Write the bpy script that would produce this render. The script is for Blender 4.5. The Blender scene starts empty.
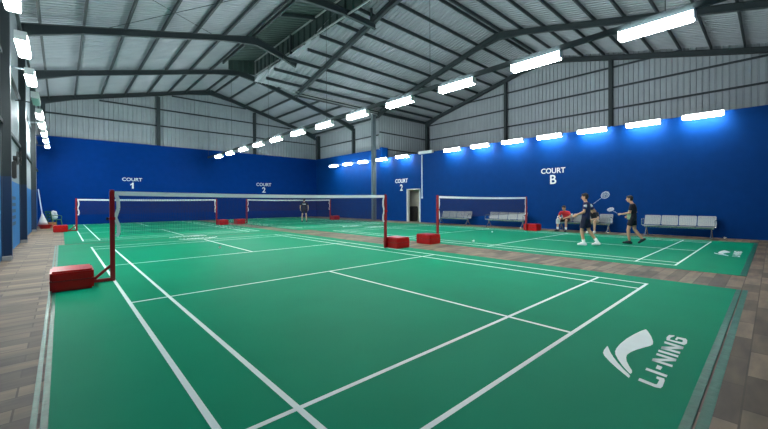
import bpy, bmesh, math, random
from mathutils import Vector, Matrix, Quaternion
random.seed(7)
V = Vector
PI = math.pi
scene = bpy.context.scene
C = scene.collection

# ------------------------------------------------------------------ camera, world, exposure
yaw, pitch, roll = 0.791091, 0.0079353, -0.0034308
fwd = V((math.sin(yaw)*math.cos(pitch), math.cos(yaw)*math.cos(pitch), -math.sin(pitch)))
rgt = V((math.cos(yaw), -math.sin(yaw), 0)); upv = rgt.cross(fwd)
r2 = math.cos(roll)*rgt + math.sin(roll)*upv
u2 = -math.sin(roll)*rgt + math.cos(roll)*upv
cd = bpy.data.cameras.new('camera'); cam = bpy.data.objects.new('camera', cd); C.objects.link(cam)
m = Matrix((r2, u2, -fwd)).transposed().to_4x4(); m.translation = V((-0.61886, -8.1444, 1.35196))
cam.matrix_world = m
cd.sensor_fit = 'HORIZONTAL'; cd.sensor_width = 36.0; cd.lens = 36.0*356.283/768
cd.shift_x = -(421.48-384)/768; cd.shift_y = -(214.5-204.807)/768
cd.clip_start = 0.05; cd.clip_end = 200
scene.camera = cam
w = bpy.data.worlds.new('world'); scene.world = w; w.use_nodes = True
w.node_tree.nodes['Background'].inputs[0].default_value = (0.02, 0.025, 0.03, 1)
w.node_tree.nodes['Background'].inputs[1].default_value = 0.3
scene.view_settings.view_transform = 'Standard'; scene.view_settings.look = 'None'
scene.view_settings.exposure = 2.08; scene.view_settings.gamma = 1.0
scene.view_settings.use_curve_mapping = False
LAMP = 26.0          # radiance of the lit lamp diffusers

# ------------------------------------------------------------------ materials
def srgb(r, g, b):
    f = lambda c: (c/255/12.92) if c/255 <= .04045 else ((c/255+.055)/1.055)**2.4
    return (f(r), f(g), f(b), 1)
def mat(name, col, rough=.5, metal=0., spec=.5, noise=0., nscale=8., bump=0., bscale=60., emit=0., alpha=1.):
    M = bpy.data.materials.new(name); M.use_nodes = True
    nt = M.node_tree; b = nt.nodes['Principled BSDF']
    b.inputs['Base Color'].default_value = col; b.inputs['Roughness'].default_value = rough
    b.inputs['Metallic'].default_value = metal; b.inputs['Specular IOR Level'].default_value = spec
    tc = nt.nodes.new('ShaderNodeTexCoord')
    if noise:
        n = nt.nodes.new('ShaderNodeTexNoise'); n.inputs['Scale'].default_value = nscale; n.inputs['Detail'].default_value = 5
        nt.links.new(tc.outputs['Object'], n.inputs['Vector'])
        mr = nt.nodes.new('ShaderNodeMapRange'); mr.inputs['From Min'].default_value = .25; mr.inputs['From Max'].default_value = .75
        mr.inputs['To Min'].default_value = 1-noise; mr.inputs['To Max'].default_value = 1+noise
        nt.links.new(n.outputs['Fac'], mr.inputs['Value'])
        mx = nt.nodes.new('ShaderNodeVectorMath'); mx.operation = 'MULTIPLY'
        mx.inputs[0].default_value = col[:3]
        nt.links.new(mr.outputs['Result'], mx.inputs[1])
        nt.links.new(mx.outputs['Vector'], b.inputs['Base Color'])
    if bump:
        n2 = nt.nodes.new('ShaderNodeTexNoise'); n2.inputs['Scale'].default_value = bscale; n2.inputs['Detail'].default_value = 4
        nt.links.new(tc.outputs['Object'], n2.inputs['Vector'])
        bp = nt.nodes.new('ShaderNodeBump'); bp.inputs['Strength'].default_value = bump; bp.inputs['Distance'].default_value = .01
        nt.links.new(n2.outputs['Fac'], bp.inputs['Height']); nt.links.new(bp.outputs['Normal'], b.inputs['Normal'])
    if emit:
        b.inputs['Emission Color'].default_value = (.95, 1, .99, 1); b.inputs['Emission Strength'].default_value = emit
    if alpha < 1: b.inputs['Alpha'].default_value = alpha
    return M
M = {}
M['mat_green'] = mat('green_vinyl', srgb(0, 140, 102), .55, noise=.05, nscale=1.3, bump=.06, bscale=180, spec=.035)
M['mat_tape'] = mat('clear_edge_tape', srgb(40, 108, 84), .36, noise=.3, nscale=9, bump=.25, bscale=25, spec=.14)
M['white_line'] = mat('white_court_line', srgb(236, 246, 240), .5, noise=.03, spec=.2)
M['seam'] = mat('mat_seam_tape', srgb(62, 96, 78), .4, noise=.2, nscale=6)
M['blue'] = mat('blue_wall_paint', srgb(0, 55, 120), .6, noise=.06, nscale=3, bump=.25, bscale=26, spec=.08)
M['blue_far'] = mat('deep_blue_wall_paint', srgb(0, 52, 126), .6, noise=.06, nscale=3, bump=.25, bscale=26, spec=.05)
M['blue_left'] = mat('light_blue_wall_paint', srgb(30, 112, 178), .6, noise=.05, nscale=2)
M['blue_dark'] = mat('dark_blue_steel_paint', srgb(28, 52, 84), .5, noise=.05)
M['clad'] = mat('zinc_wall_cladding', srgb(152, 162, 168), .45, metal=.25, noise=.06, nscale=1.5)
M['roof'] = mat('zinc_roof_sheet', srgb(138, 145, 152), .5, metal=.2, noise=.08, nscale=1.2)
M['mon'] = mat('dull_green_grey_sheet', srgb(46, 64, 62), .6, noise=.08, nscale=1.5)
M['steel'] = mat('dark_grey_green_steel', srgb(38, 50, 54), .6, metal=.0, noise=.06, nscale=3)
M['col_steel'] = mat('grey_painted_column', srgb(96, 110, 116), .6, noise=.06, nscale=3)
M['pale_pipe'] = mat('pale_galvanised_pipe', srgb(140, 150, 150), .4, metal=.4)
M['red'] = mat('red_vinyl', srgb(186, 12, 16), .3, noise=.1, nscale=9, bump=.15, bscale=14, spec=.35)
M['red_post'] = mat('red_post_paint', srgb(150, 18, 24), .35, noise=.06)
M['black'] = mat('black_plastic', srgb(22, 22, 24), .5)
M['net'] = mat('dark_netting', srgb(34, 22, 70), .8)
M['tape'] = mat('white_net_tape', srgb(244, 245, 246), .6)
M['lamp_body'] = mat('white_lamp_housing', srgb(214, 218, 216), .5)
M['lamp_on'] = mat('lit_lamp_diffuser', srgb(250, 250, 250), .5, emit=LAMP)
M['lamp_on_side'] = mat('lit_side_lamp_diffuser', srgb(250, 250, 250), .5, emit=LAMP*.5)
M['lamp_off'] = mat('unlit_lamp_diffuser', srgb(220, 226, 226), .45)
M['white_paint'] = mat('white_wall_lettering', srgb(232, 234, 236), .6)
M['bench'] = mat('perforated_steel', srgb(150, 156, 160), .4, metal=.55, noise=.05, nscale=30)
M['chrome'] = mat('chrome_tube', srgb(190, 194, 196), .25, metal=.8)
M['cream'] = mat('cream_wall_paint', srgb(206, 200, 186), .7, noise=.04)
M['door_paint'] = mat('pale_door_frame', srgb(200, 206, 206), .5)
M['pvc'] = mat('white_pvc', srgb(206, 214, 222), .45)
M['skin'] = mat('skin', srgb(196, 148, 118), .55, noise=.05)
M['skin_pale'] = mat('pale_skin', srgb(214, 176, 148), .55, noise=.05)
M['hair'] = mat('black_hair', srgb(18, 16, 16), .6, bump=.4, bscale=120)
M['eye'] = mat('dark_eye', srgb(20, 16, 14), .2)
M['lip'] = mat('lip', srgb(150, 86, 78), .5)
M['navy'] = mat('navy_jersey', srgb(22, 34, 82), .8, bump=.2, bscale=40)
M['navy_dark'] = mat('dark_navy_cloth', srgb(18, 24, 56), .8, bump=.2, bscale=40)
M['shirt_black'] = mat('black_jersey', srgb(18, 20, 36), .8, bump=.2, bscale=40)
M['green_cloth'] = mat('pale_green_jersey_panel', srgb(150, 176, 140), .8)
M['red_cloth'] = mat('red_jersey', srgb(196, 32, 44), .8, bump=.2, bscale=40)
M['tan_cloth'] = mat('tan_cloth', srgb(188, 182, 166), .8)
M['white_shoe'] = mat('white_shoe', srgb(222, 224, 222), .5)
M['dark_shoe'] = mat('dark_shoe', srgb(24, 34, 40), .5)
M['towel'] = mat('pale_towel', srgb(196, 200, 206), .9)
M['string'] = mat('racket_string', srgb(226, 230, 236), .5)
M['frame_white'] = mat('white_racket_frame', srgb(210, 216, 226), .35)
M['feather'] = mat('white_feather', srgb(236, 236, 230), .7)
M['cork'] = mat('pale_cork', srgb(226, 214, 190), .7)
M['green_plastic'] = mat('green_plastic', srgb(40, 98, 66), .45)
M['orange'] = mat('brown_cardboard', srgb(150, 104, 62), .8)
M['mop'] = mat('mop_cotton', srgb(206, 204, 202), .9, bump=.5, bscale=60)
M['grey_plinth'] = mat('grey_concrete', srgb(150, 150, 146), .8, noise=.1)

def floor_material():
    Mt = bpy.data.materials.new('wood_look_floor_tile'); Mt.use_nodes = True
    nt = Mt.node_tree; b = nt.nodes['Principled BSDF']; L = nt.links.new
    tc = nt.nodes.new('ShaderNodeTexCoord')
    mp = nt.nodes.new('ShaderNodeMapping'); mp.inputs['Rotation'].default_value = (0, 0, 0)
    L(tc.outputs['Object'], mp.inputs['Vector'])
    br = nt.nodes.new('ShaderNodeTexBrick'); br.offset = .37; br.squash = 1
    br.inputs['Color1'].default_value = srgb(150, 134, 110); br.inputs['Color2'].default_value = srgb(98, 86, 70)
    br.inputs['Mortar'].default_value = srgb(92, 82, 66)
    br.inputs['Scale'].default_value = 1; br.inputs['Mortar Size'].default_value = .006
    br.inputs['Brick Width'].default_value = .62; br.inputs['Row Height'].default_value = .2
    L(mp.outputs['Vector'], br.inputs['Vector'])
    n = nt.nodes.new('ShaderNodeTexNoise'); n.inputs['Scale'].default_value = 2.2; n.inputs['Detail'].default_value = 6
    st = nt.nodes.new('ShaderNodeMapping'); st.inputs['Scale'].default_value = (1, 4, 1)
    L(tc.outputs['Object'], st.inputs['Vector']); L(st.outputs['Vector'], n.inputs['Vector'])
    cr = nt.nodes.new('ShaderNodeValToRGB')
    cr.color_ramp.elements[0].position = .3; cr.color_ramp.elements[0].color = (.62, .6, .62, 1)
    cr.color_ramp.elements[1].position = .72; cr.color_ramp.elements[1].color = (1.12, 1.03, .98, 1)
    L(n.outputs['Fac'], cr.inputs['Fac'])
    mx = nt.nodes.new('ShaderNodeMix'); mx.data_type = 'RGBA'; mx.blend_type = 'MULTIPLY'; mx.inputs[0].default_value = 1
    L(br.outputs['Color'], mx.inputs[6]); L(cr.outputs['Color'], mx.inputs[7]); L(mx.outputs[2], b.inputs['Base Color'])
    b.inputs['Roughness'].default_value = .55; b.inputs['Specular IOR Level'].default_value = .2
    return Mt
M['tile'] = floor_material()

# ------------------------------------------------------------------ mesh helpers
class MB:
    def __init__(s): s.v = []; s.f = []
    def add(s, vs, fs):
        o = len(s.v); s.v += [V(p) for p in vs]; s.f += [tuple(i+o for i in f) for f in fs]; return s
    def box(s, x0, x1, y0, y1, z0, z1):
        vs = [(x, y, z) for z in (z0, z1) for y in (y0, y1) for x in (x0, x1)]
        return s.add(vs, [(0,2,3,1),(4,5,7,6),(0,1,5,4),(2,6,7,3),(0,4,6,2),(1,3,7,5)])
    def bar(s, p, q, wd, ht, up=(0,0,1)):
        p, q = V(p), V(q); d = (q-p).normalized(); up = V(up)
        if abs(d.dot(up)) > .99: up = V((0,1,0))
        a = d.cross(up).normalized(); b = a.cross(d).normalized()
        vs = []
        for c in (p, q):
            for sa, sb in ((-1,-1),(1,-1),(1,1),(-1,1)): vs.append(c + a*sa*wd/2 + b*sb*ht/2)
        return s.add(vs, [(3,2,1,0),(4,5,6,7),(0,1,5,4),(1,2,6,5),(2,3,7,6),(3,0,4,7)])
    def ibeam(s, p, q, wd, ht, up=(0,0,1), t=.02):
        p, q = V(p), V(q); d = (q-p).normalized(); up = V(up)
        a = d.cross(up).normalized(); b = a.cross(d).normalized()
        for c, ww, hh in ((b*(ht/2-t/2), wd, t), (b*(-ht/2+t/2), wd, t), (V((0,0,0)), t, ht-t)):
            s.bar(p+c, q+c, ww, hh, b)
        return s
    def tube(s, pts, r, n=8, cap=True):
        pts = [V(p) for p in pts]; rs = r if isinstance(r, (list, tuple)) else [r]*len(pts)
        o = len(s.v); ref = None
        for i, p in enumerate(pts):
            d = (pts[min(i+1, len(pts)-1)] - pts[max(i-1, 0)]).normalized()
            if ref is None: ref = d.orthogonal().normalized()
            a = (ref - d*ref.dot(d)).normalized(); ref = a; b = d.cross(a)
            for k in range(n):
                t = 2*PI*k/n; s.v.append(p + (a*math.cos(t)+b*math.sin(t))*rs[i])
        for i in range(len(pts)-1):
            for k in range(n):
                k2 = (k+1) % n
                s.f.append((o+i*n+k, o+i*n+k2, o+(i+1)*n+k2, o+(i+1)*n+k))
        if cap:
            s.f.append(tuple(o+k for k in range(n))[::-1]); s.f.append(tuple(o+(len(pts)-1)*n+k for k in range(n)))
        return s
    def loft(s, rings, n=16):
        """rings: (centre, half width along X, half depth along Y)"""
        o = len(s.v)
        for c, a, b in rings:
            for k in range(n):
                t = 2*PI*k/n; s.v.append(V(c)+V((a*math.cos(t), b*math.sin(t), 0)))
        for i in range(len(rings)-1):
            for k in range(n):
                k2 = (k+1) % n
                s.f.append((o+i*n+k, o+i*n+k2, o+(i+1)*n+k2, o+(i+1)*n+k))
        s.f.append(tuple(o+k for k in range(n))[::-1]); s.f.append(tuple(o+(len(rings)-1)*n+k for k in range(n)))
        return s
    def capsule(s, p, q, r0, r1, n=12):
        p, q = V(p), V(q); d = (q-p); L = d.length
        d = d/L if L > 1e-6 else V((0,0,1))
        pts, rs = [], []
        for k in range(5):
            t = PI/2*k/4*.96+.06; pts.append(p - d*r0*math.cos(t)); rs.append(max(r0*math.sin(t), .001))
        for k in range(5):
            t = PI/2*(4-k)/4*.96+.06; pts.append(q + d*r1*math.cos(t)); rs.append(max(r1*math.sin(t), .001))
        return s.tube(pts, rs, n)
    def ell(s, c, ax, rot=None, n=16, m_=10):
        c = V(c); o = len(s.v); rot = rot or Matrix.Identity(3)
        for i in range(m_+1):
            ph = PI*(i/m_)*.996 + .006
            for k in range(n):
                t = 2*PI*k/n
                s.v.append(c + rot @ V((ax[0]*math.sin(ph)*math.cos(t), ax[1]*math.sin(ph)*math.sin(t), ax[2]*math.cos(ph))))
        for i in range(m_):
            for k in range(n):
                k2 = (k+1) % n; s.f.append((o+i*n+k, o+(i+1)*n+k, o+(i+1)*n+k2, o+i*n+k2))
        s.f.append(tuple(o+k for k in range(n))); s.f.append(tuple(o+m_*n+k for k in range(n))[::-1])
        return s
    def prism(s, poly, h, z=0.):
        n = len(poly)
        vs = [(x, y, z) for x, y in poly] + [(x, y, z+h) for x, y in poly]
        return s.add(vs, [tuple(range(n))[::-1], tuple(range(n, 2*n))] + [(i, (i+1) % n, n+(i+1) % n, n+i) for i in range(n)])
    def sheet(s, o, du, dv, nrm, L, v0, v1, pitch=.25, h=.035, rib=.28):
        """ribbed sheet: ribs run along dv between v0(u) and v1(u), repeat along du, rise along nrm"""
        o, du, dv, nrm = V(o), V(du), V(dv), V(nrm)
        us = []
        k = 0
        while k*pitch < L:
            b = k*pitch
            for f, hh in ((0, 0), (1-rib, 0), (1-rib*.75, h), (1-rib*.25, h)):
                if b+f*pitch < L: us.append((b+f*pitch, hh))
            k += 1
        us.append((L, 0))
        off = len(s.v)
        for u, hh in us:
            p = o + du*u + nrm*hh
            s.v += [p + dv*v0(u), p + dv*v1(u)]
        for i in range(len(us)-1):
            a = off+2*i; s.f.append((a, a+2, a+3, a+1))
        return s
    def build(s, name, material, parent=None, smooth=False, bevel=0., raw=False):
        me = bpy.data.meshes.new(name); me.from_pydata([tuple(v) for v in s.v], [], s.f); me.update()
        bm = bmesh.new(); bm.from_mesh(me)
        if not raw: bmesh.ops.recalc_face_normals(bm, faces=bm.faces)
        if bevel: bmesh.ops.bevel(bm, geom=list(bm.edges), offset=bevel, segments=2, affect='EDGES', clamp_overlap=True)
        bm.to_mesh(me); bm.free()
        if smooth:
            for p in me.polygons: p.use_smooth = True
        me.materials.append(M[material] if isinstance(material, str) else material)
        ob = bpy.data.objects.new(name, me); C.objects.link(ob)
        if parent: ob.parent = parent
        return ob
    def remesh(s, name, material, parent=None, voxel=.01, smooth=3):
        ob = s.build(name, material, None)
        r = ob.modifiers.new('r', 'REMESH'); r.mode = 'VOXEL'; r.voxel_size = voxel; r.use_smooth_shade = True
        if smooth:
            k = ob.modifiers.new('s', 'SMOOTH'); k.factor = .5; k.iterations = smooth
        dg = bpy.context.evaluated_depsgraph_get(); dg.update()
        me = bpy.data.meshes.new_from_object(ob.evaluated_get(dg))
        ob.modifiers.clear(); old = ob.data; ob.data = me; bpy.data.meshes.remove(old); me.name = name
        if not me.materials: me.materials.append(M[material])
        for p in me.polygons: p.use_smooth = True
        if parent: ob.parent = parent
        return ob
def tag(o, label=None, cat=None, group=None, kind=None):
    if label: o['label'] = label
    if cat: o['category'] = cat
    if group: o['group'] = group
    if kind: o['kind'] = kind
    return o
def empty(name, loc=(0,0,0), rz=0., label=None, cat=None, group=None):
    o = bpy.data.objects.new(name, None); C.objects.link(o); o.location = loc; o.rotation_euler = (0,0,rz)
    o.empty_display_size = .1
    return tag(o, label, cat, group)
def copy_tree(o, parent=None):
    c = o.copy(); C.objects.link(c)
    if parent: c.parent = parent
    for ch in list(o.children): copy_tree(ch, c)
    return c
def struct(o, label, cat, group=None): return tag(o, label, cat, group, 'structure')

# ------------------------------------------------------------------ the setting: floor and walls
Y0, YF = -9.6, 23.3            # near wall, far wall
XL, XR = -1.62, 16.3           # left wall, blue right wall
XG = 21.5                      # cladding gable beyond the blue wall
struct(MB().box(-2.2, 22.0, Y0-.2, 24.0, -.2, 0).build('floor', 'tile'), 'grey brown wood look tiled floor between the green mats', 'floor')
struct(MB().box(XL-.3, XR+.7, YF, YF+.16, 0, 5.47).build('wall_far', 'blue_far'), 'long deep blue painted wall at the far end of the hall', 'wall')
DY0, DY1, DZ = 8.74, 9.95, 2.19
wr = MB()
wr.box(XR, XR+.16, Y0, DY0, 0, 4.62); wr.box(XR, XR+.16, DY1, 12.3, 0, 4.62); wr.box(XR, XR+.16, DY0, DY1, DZ, 4.62)
wr.box(XR, XR+.6, 12.75, 13.0, 0, 5.47); wr.box(XR, XR+.16, 12.3, 12.75, 0, 4.62); wr.box(XR+.45, XR+.6, 13.0, YF, 0, 5.47)
struct(wr.build('wall_right', 'blue'), 'blue painted side wall with lamps along its top and benches at its foot', 'wall')
wl = MB().box(XL-.12, XL, Y0, YF, 0, 2.0)
struct(wl.build('wall_left', 'blue_left'), 'low light blue panel wall along the tiled walkway', 'wall')
struct(MB().sheet((XL-.05, Y0, 0), (0,1,0), (0,0,1), (1,0,0), YF+.3-Y0, lambda u: 2.0, lambda u: 7.9, .25, .03).build('wall_left_upper', 'clad'),
       'grey ribbed metal cladding above the light blue panel wall', 'wall')
struct(MB().box(-2.2, 22.0, Y0-.15, Y0, 0, 4.62).build('wall_near', 'blue'), 'blue painted wall behind the near court ends', 'wall')
# roof heights
RX, RZ, RS = 7.75, 10.3, .265          # main ridge along Y
def zmain(x): return RZ - RS*abs(x-RX)
CY, CZ, CS = 2.55, 10.78, .2308          # cross ridge along X
def zcross(y): return CZ - CS*abs(y-CY)
YE = 13.05                               # cross roof far eave
MX0, MX1, MY1 = 6.2, 8.2, 15.3          # raised ridge vent
struct(MB().sheet((XL-.4, YF+.32, 0), (1,0,0), (0,0,1), (0,-1,0), 18.9, lambda u: 5.2, lambda u: zmain(XL-.4+u), .25, .045).build('wall_far_upper', 'clad'),
       'grey ribbed metal gable cladding above the far blue wall', 'wall')
struct(MB().sheet((17.1, YE, 0), (0,1,0), (0,0,1), (-1,0,0), YF+.4-YE, lambda u: 5.0, lambda u: 7.95, .25, .03).build('wall_right_upper', 'clad'),
       'grey ribbed cladding above the blue side wall near the far corner', 'wall')
struct(MB().sheet((16.25, YE, 0), (1,0,0), (0,0,1), (0,-1,0), XG-16.25, lambda u: 5.3 if u < .6 else 3.0, lambda u: 8.4, .25, .03).build('wall_step_upper', 'clad'),
       'grey ribbed cladding that steps outward behind the tall grey column', 'wall')
struct(MB().sheet((XG, Y0, 0), (0,1,0), (0,0,1), (-1,0,0), YE-Y0, lambda u: 0, lambda u: zcross(Y0+u)+.02, .25, .045).build('wall_gable_upper', 'clad'),
       'grey ribbed gable cladding rising over the lamps of the blue side wall', 'wall')
struct(MB().sheet((XL-.4, Y0-.1, 0), (1,0,0), (0,0,1), (0,1,0), XG+.4-XL, lambda u: 4.5, lambda u: 10.9, .25, .03).build('wall_near_upper', 'clad'),
       'grey ribbed cladding above the near blue wall', 'wall')
struct(MB().box(8.2, 16.9, YE+.06, YE+.1, 8.34, 10.2).build('wall_eave_infill', 'clad'), 'grey infill sheet where the two roofs meet', 'wall')

def nrm2(x, z): return V((x, 0, z)).normalized()
sl = math.sqrt(1+RS*RS)
# main roof, left slope (ribs run down the slope)
lp = MB(); d = V((1,0,RS)); nd = V((RS,0,-1)).normalized()
lp.sheet((XL-.4, Y0, zmain(XL-.4)), (0,1,0), d, nd, MY1-Y0, lambda u: 0, lambda u: MX0-XL+.4, .22, .03)
lp.sheet((XL-.4, MY1, zmain(XL-.4)), (0,1,0), d, nd, YF+.5-MY1, lambda u: 0, lambda u: RX-XL+.4, .22, .03)
struct(lp.build('ceiling', 'roof'), 'ribbed grey roof sheeting on the slope rising from the low side wall', 'roof')
rp = MB(); d = V((-1,0,RS)); nd = V((-RS,0,-1)).normalized()
rp.sheet((17.3, MY1, zmain(17.3)), (0,1,0), d, nd, YF+.5-MY1, lambda u: 0, lambda u: 17.3-RX, .22, .03)
rp.sheet((17.3, YE, zmain(17.3)), (0,1,0), d, nd, MY1-YE, lambda u: 0, lambda u: 17.3-MX1, .22, .03)
struct(rp.build('ceiling', 'roof'), 'ribbed grey roof sheeting falling to the far corner of the blue walls', 'roof')
cp = MB(); d = V((0,-1,CS)); nd = V((0,-CS,-1)).normalized()
cp.sheet((7.25, YE+.1, zcross(YE+.1)), (1,0,0), d, nd, XG+.3-7.25, lambda u: 0, lambda u: YE+.1-CY if u > .95 else .6+u*4.5, .22, .035)
struct(cp.build('ceiling', 'roof'), 'ribbed grey cross roof slope falling away towards the tall column', 'roof')
cn = MB(); d = V((0,1,CS)); nd = V((0,CS,-1)).normalized()
cn.sheet((MX1, Y0-.2, zcross(Y0-.2)), (1,0,0), d, nd, XG+.3-MX1, lambda u: 0, lambda u: CY-Y0+.2, .22, .035)
struct(cn.build('ceiling', 'roof'), 'ribbed grey cross roof slope falling towards the near side', 'roof')
# ridge strip beside the walkway slope, closed by a hanging fascia and an end panel
d = V((1,0,RS)); nd = V((RS,0,-1)).normalized(); zl = RZ - RS*(RX-MX0)
def zlid(x): return zl + RS*(x-MX0)
struct(MB().sheet((MX0, Y0, zl), (0,1,0), d, nd, MY1-Y0, lambda u: 0, lambda u: MX1-MX0+.1, .3, .03).build('ceiling', 'mon'), 'dull green grey sheet strip along the ridge', 'roof')
ZF = 9.42
struct(MB().sheet((MX0+.35, MY1, 0), (1,0,0), (0,0,1), (0,-1,0), MX1-MX0-.35, lambda u: ZF, lambda u: zlid(MX0+.35+u), .3, .05).build('wall_ridge_end', 'mon'),
       'dark ribbed end panel closing the ridge strip', 'wall')
struct(MB().sheet((MX1, Y0, 0), (0,1,0), (0,0,1), (-1,0,0), MY1-Y0, lambda u: ZF, lambda u: zlid(MX1), .62, .08, .2).build('wall_ridge_fascia', 'mon'),
       'dark studded fascia panel hanging beside the ridge strip', 'wall')
st_rail = MB().bar((MX1-.1, Y0, ZF), (MX1-.1, MY1, ZF), .06, .06); struct(st_rail.build('trim', 'pale_pipe'), 'pale rail along the lower edge of the fascia', 'rail')
st_rail = MB().bar((MX1-.1, Y0, zlid(MX1)-.12), (MX1-.1, MY1, zlid(MX1)-.12), .06, .06); struct(st_rail.build('trim', 'pale_pipe'), 'pale rail along the upper edge of the fascia', 'rail')

# ------------------------------------------------------------------ steel frame
def st(mb, name, label, cat, group=None, m_='steel'):
    return struct(mb.build(name, m_), label, cat, group)
FY = (4.9, 10.3, 17.0, 23.45)
where = {4.9: 'nearest frame in view', 10.3: 'second frame in view', 17.0: 'third frame in view', 23.45: 'gable frame on the far wall'}
ZO = {4.9: .42, 10.3: .42, 17.0: .3, 23.45: .2}
def rafter(p, q, dep=.26, wd=.16, haunch0=0., haunch1=0.):
    mb = MB(); p, q = V(p), V(q)
    mb.ibeam(p, q, wd, dep)
    d = q-p
    dn = V((0,0,-1))
    for h, a, b in ((haunch0, p, p+d*min(1, 1.5/d.length)), (haunch1, q, q-d*min(1, 1.5/d.length))):
        if h:
            a0 = a+dn*dep/2; b0 = b+dn*dep/2
            side = d.cross(V((0,0,1))).normalized()
            for s in (-.09, .07):
                vs = [a0+side*s, a0+dn*h+side*s, b0+side*s, a0+side*(s+.02), a0+dn*h+side*(s+.02), b0+side*(s+.02)]
                if s < 0: vs = [v_+side*.08 for v_ in vs]
                mb.add(vs, [(0,1,2),(5,4,3),(0,3,4,1),(1,4,5,2),(2,5,3,0)])
            mb.bar(a0+dn*h, b0, wd, .02)
    return mb
for y in FY:
    zo = ZO[y]
    xr = RX if y > 12 else 6.3
    st(rafter((-1.5, y, zmain(-1.5)-zo), (xr, y, zmain(xr)-zo), haunch0=.16, haunch1=.14), 'rafter', 'dark steel rafter on the low wall slope, ' + where[y], 'rafter')
    q = {4.9: (9.6, y, 9.42), 10.3: (8.42, y, 8.78)}.get(y, (16.75, y, zmain(16.75)-zo))
    st(rafter((xr, y, zmain(xr)-zo), q, haunch0=.14, haunch1=.22 if y > 12 else .0), 'rafter', 'dark steel rafter past the ridge, ' + where[y], 'rafter')
    if y < 23:
        cm = st(MB().ibeam((-1.535, y, 2.0), (-1.535, y, 7.55), .14, .17, (1,0,0)), 'column', 'dark wall column on the walkway side, ' + where[y], 'column')
        o = MB().ibeam((-1.535, y, .0), (-1.535, y, 2.0), .14, .17, (1,0,0)).build('painted_foot', 'blue_dark', cm); o['label'] = 'blue painted lower length'
        st(MB().box(-1.6, -1.45, y-.24, y-.1, 0, .1), 'trim', 'grey plinth under the wall column, ' + where[y], 'plinth', m_='grey_plinth')
st(MB().ibeam((16.95, 17.35, 5.0), (16.95, 17.35, 7.65), .2, .24, (1,0,0)), 'column', 'dark column in the cladding above the blue side wall far section', 'column')
st(MB().ibeam((16.97, 23.2, 5.3), (16.97, 23.2, 7.75), .2, .22, (1,0,0)), 'column', 'dark column above the far blue corner', 'column')
for x, t in ((-1.35, 'beside the low wall'), (4.37, 'left of the ridge'), (11.07, 'between ridge and far corner')):
    st(MB().ibeam((x, 23.47, 5.3), (x, 23.47, zmain(x)-.4), .2, .2, (0,1,0)), 'column', 'dark post on the far gable cladding ' + t, 'column')
st(MB().bar((8.06, 10.2, 8.7), (8.06, 10.2, 10.3), .1, .1), 'post', 'dark strut rising from the end of the second frame to the ridge strip', 'strut')
st(MB().bar((9.3, 4.8, 9.5), (9.3, 4.8, 10.1), .08, .08), 'post', 'dark strut over the end of the nearest frame', 'strut')
st(MB().bar((8.06, 15.1, 9.0), (8.06, 15.1, 10.2), .07, .07), 'post', 'slim strut beside the end panel of the ridge strip', 'strut', m_='pale_pipe')
st(MB().bar((MX0+.1, 7.7, zlid(MX0+.1)-.12), (MX1-.1, 7.7, zlid(MX1-.1)-.12), .1, .14), 'beam', 'short dark cross beam under the green grey ridge strip', 'beam')
for x, t in ((9.72, 'nearest the ridge vent'), (16.15, 'over the blue side wall'), (21.3, 'against the gable cladding')):
    st(rafter((x, CY, zcross(CY)-.35), (x, YE-.02, zcross(YE)-.35), haunch0=.16, haunch1=.2 if x > 10 else 0), 'rafter', 'dark cross roof rafter falling to the column side, ' + t, 'rafter')
    st(rafter((x, CY, zcross(CY)-.35), (x, Y0+.05, zcross(Y0)-.35), haunch0=.16), 'rafter', 'dark cross roof rafter falling to the near side, ' + t, 'rafter')
st(MB().ibeam((16.08, 13.45, 0), (16.08, 13.45, 8.0), .22, .32, (1,0,0)), 'column', 'tall grey steel column standing against the blue side wall', 'column', m_='col_steel')
st(MB().ibeam((21.3, 12.8, 3), (21.3, 12.8, 8.0), .24, .3, (1,0,0)), 'column', 'dark corner column of the gable above the unlit lamp', 'column')
for y, t in ((5.25, 'farther'), (-1.55, 'nearer')):
    st(MB().ibeam((21.35, y, 3.0), (21.35, y, zcross(y)-.45), .2, .2, (1,0,0)), 'column', 'dark post on the side gable cladding, the %s one' % t, 'column')
st(MB().ibeam((9.72, YE-.1, 8.05), (21.4, YE-.1, 8.05), .16, .22), 'beam', 'dark eave beam running from the tall column', 'beam')
for k, (dy, dz) in enumerate(((.12, .02), (.34, -.08))):
    st(MB().tube([(9.3, YE-.1+dy-.45, 8.12+dz), (16.0, YE-.1+dy-.45, 8.08+dz)], .04, 8), 'pipe', 'pale pipe running along the eave beam, the %s one' % ('lower', 'upper')[1-k], 'pipe', m_='pale_pipe')
def purlin(p, q, label, group):
    return st(MB().bar(p, q, .07, .15), 'purlin', label, 'purlin', group)
for x in (-1.1, .05, 1.3, 2.52, 3.75, 4.98, 6.08):
    purlin((x, Y0, zmain(x)-.12), (x, YF+.3, zmain(x)-.12), 'dark purlin running under the roof slope above the walkway', 'purlins of the walkway slope')
for x in (7.45, 8.05):
    purlin((x, MY1+.05, zmain(x)-.12), (x, YF+.3, zmain(x)-.12), 'dark purlin beside the ridge near the far gable', 'ridge purlins')
for x in (9.1, 10.35, 11.6, 12.85, 14.1, 15.35, 16.5):
    purlin((x, YE+.1, zmain(x)-.12), (x, YF+.3, zmain(x)-.12), 'dark purlin on the slope falling to the far corner', 'purlins of the far corner slope')
for y in (3.95, 5.15, 6.4, 7.63, 8.86, 10.05, 11.25, 12.3):
    purlin((MX1+.12 if y < 9 else 7.6, y, zcross(y)-.14), (XG-.1, y, zcross(y)-.14), 'dark purlin crossing the roof slope before the tall column', 'purlins of the far cross slope')
for y in (2.4, 2.72): purlin((MX1+.1, y, zcross(y)-.14), (XG-.1, y, zcross(y)-.14), 'dark twin purlin at the cross ridge', 'cross ridge purlins')
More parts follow.
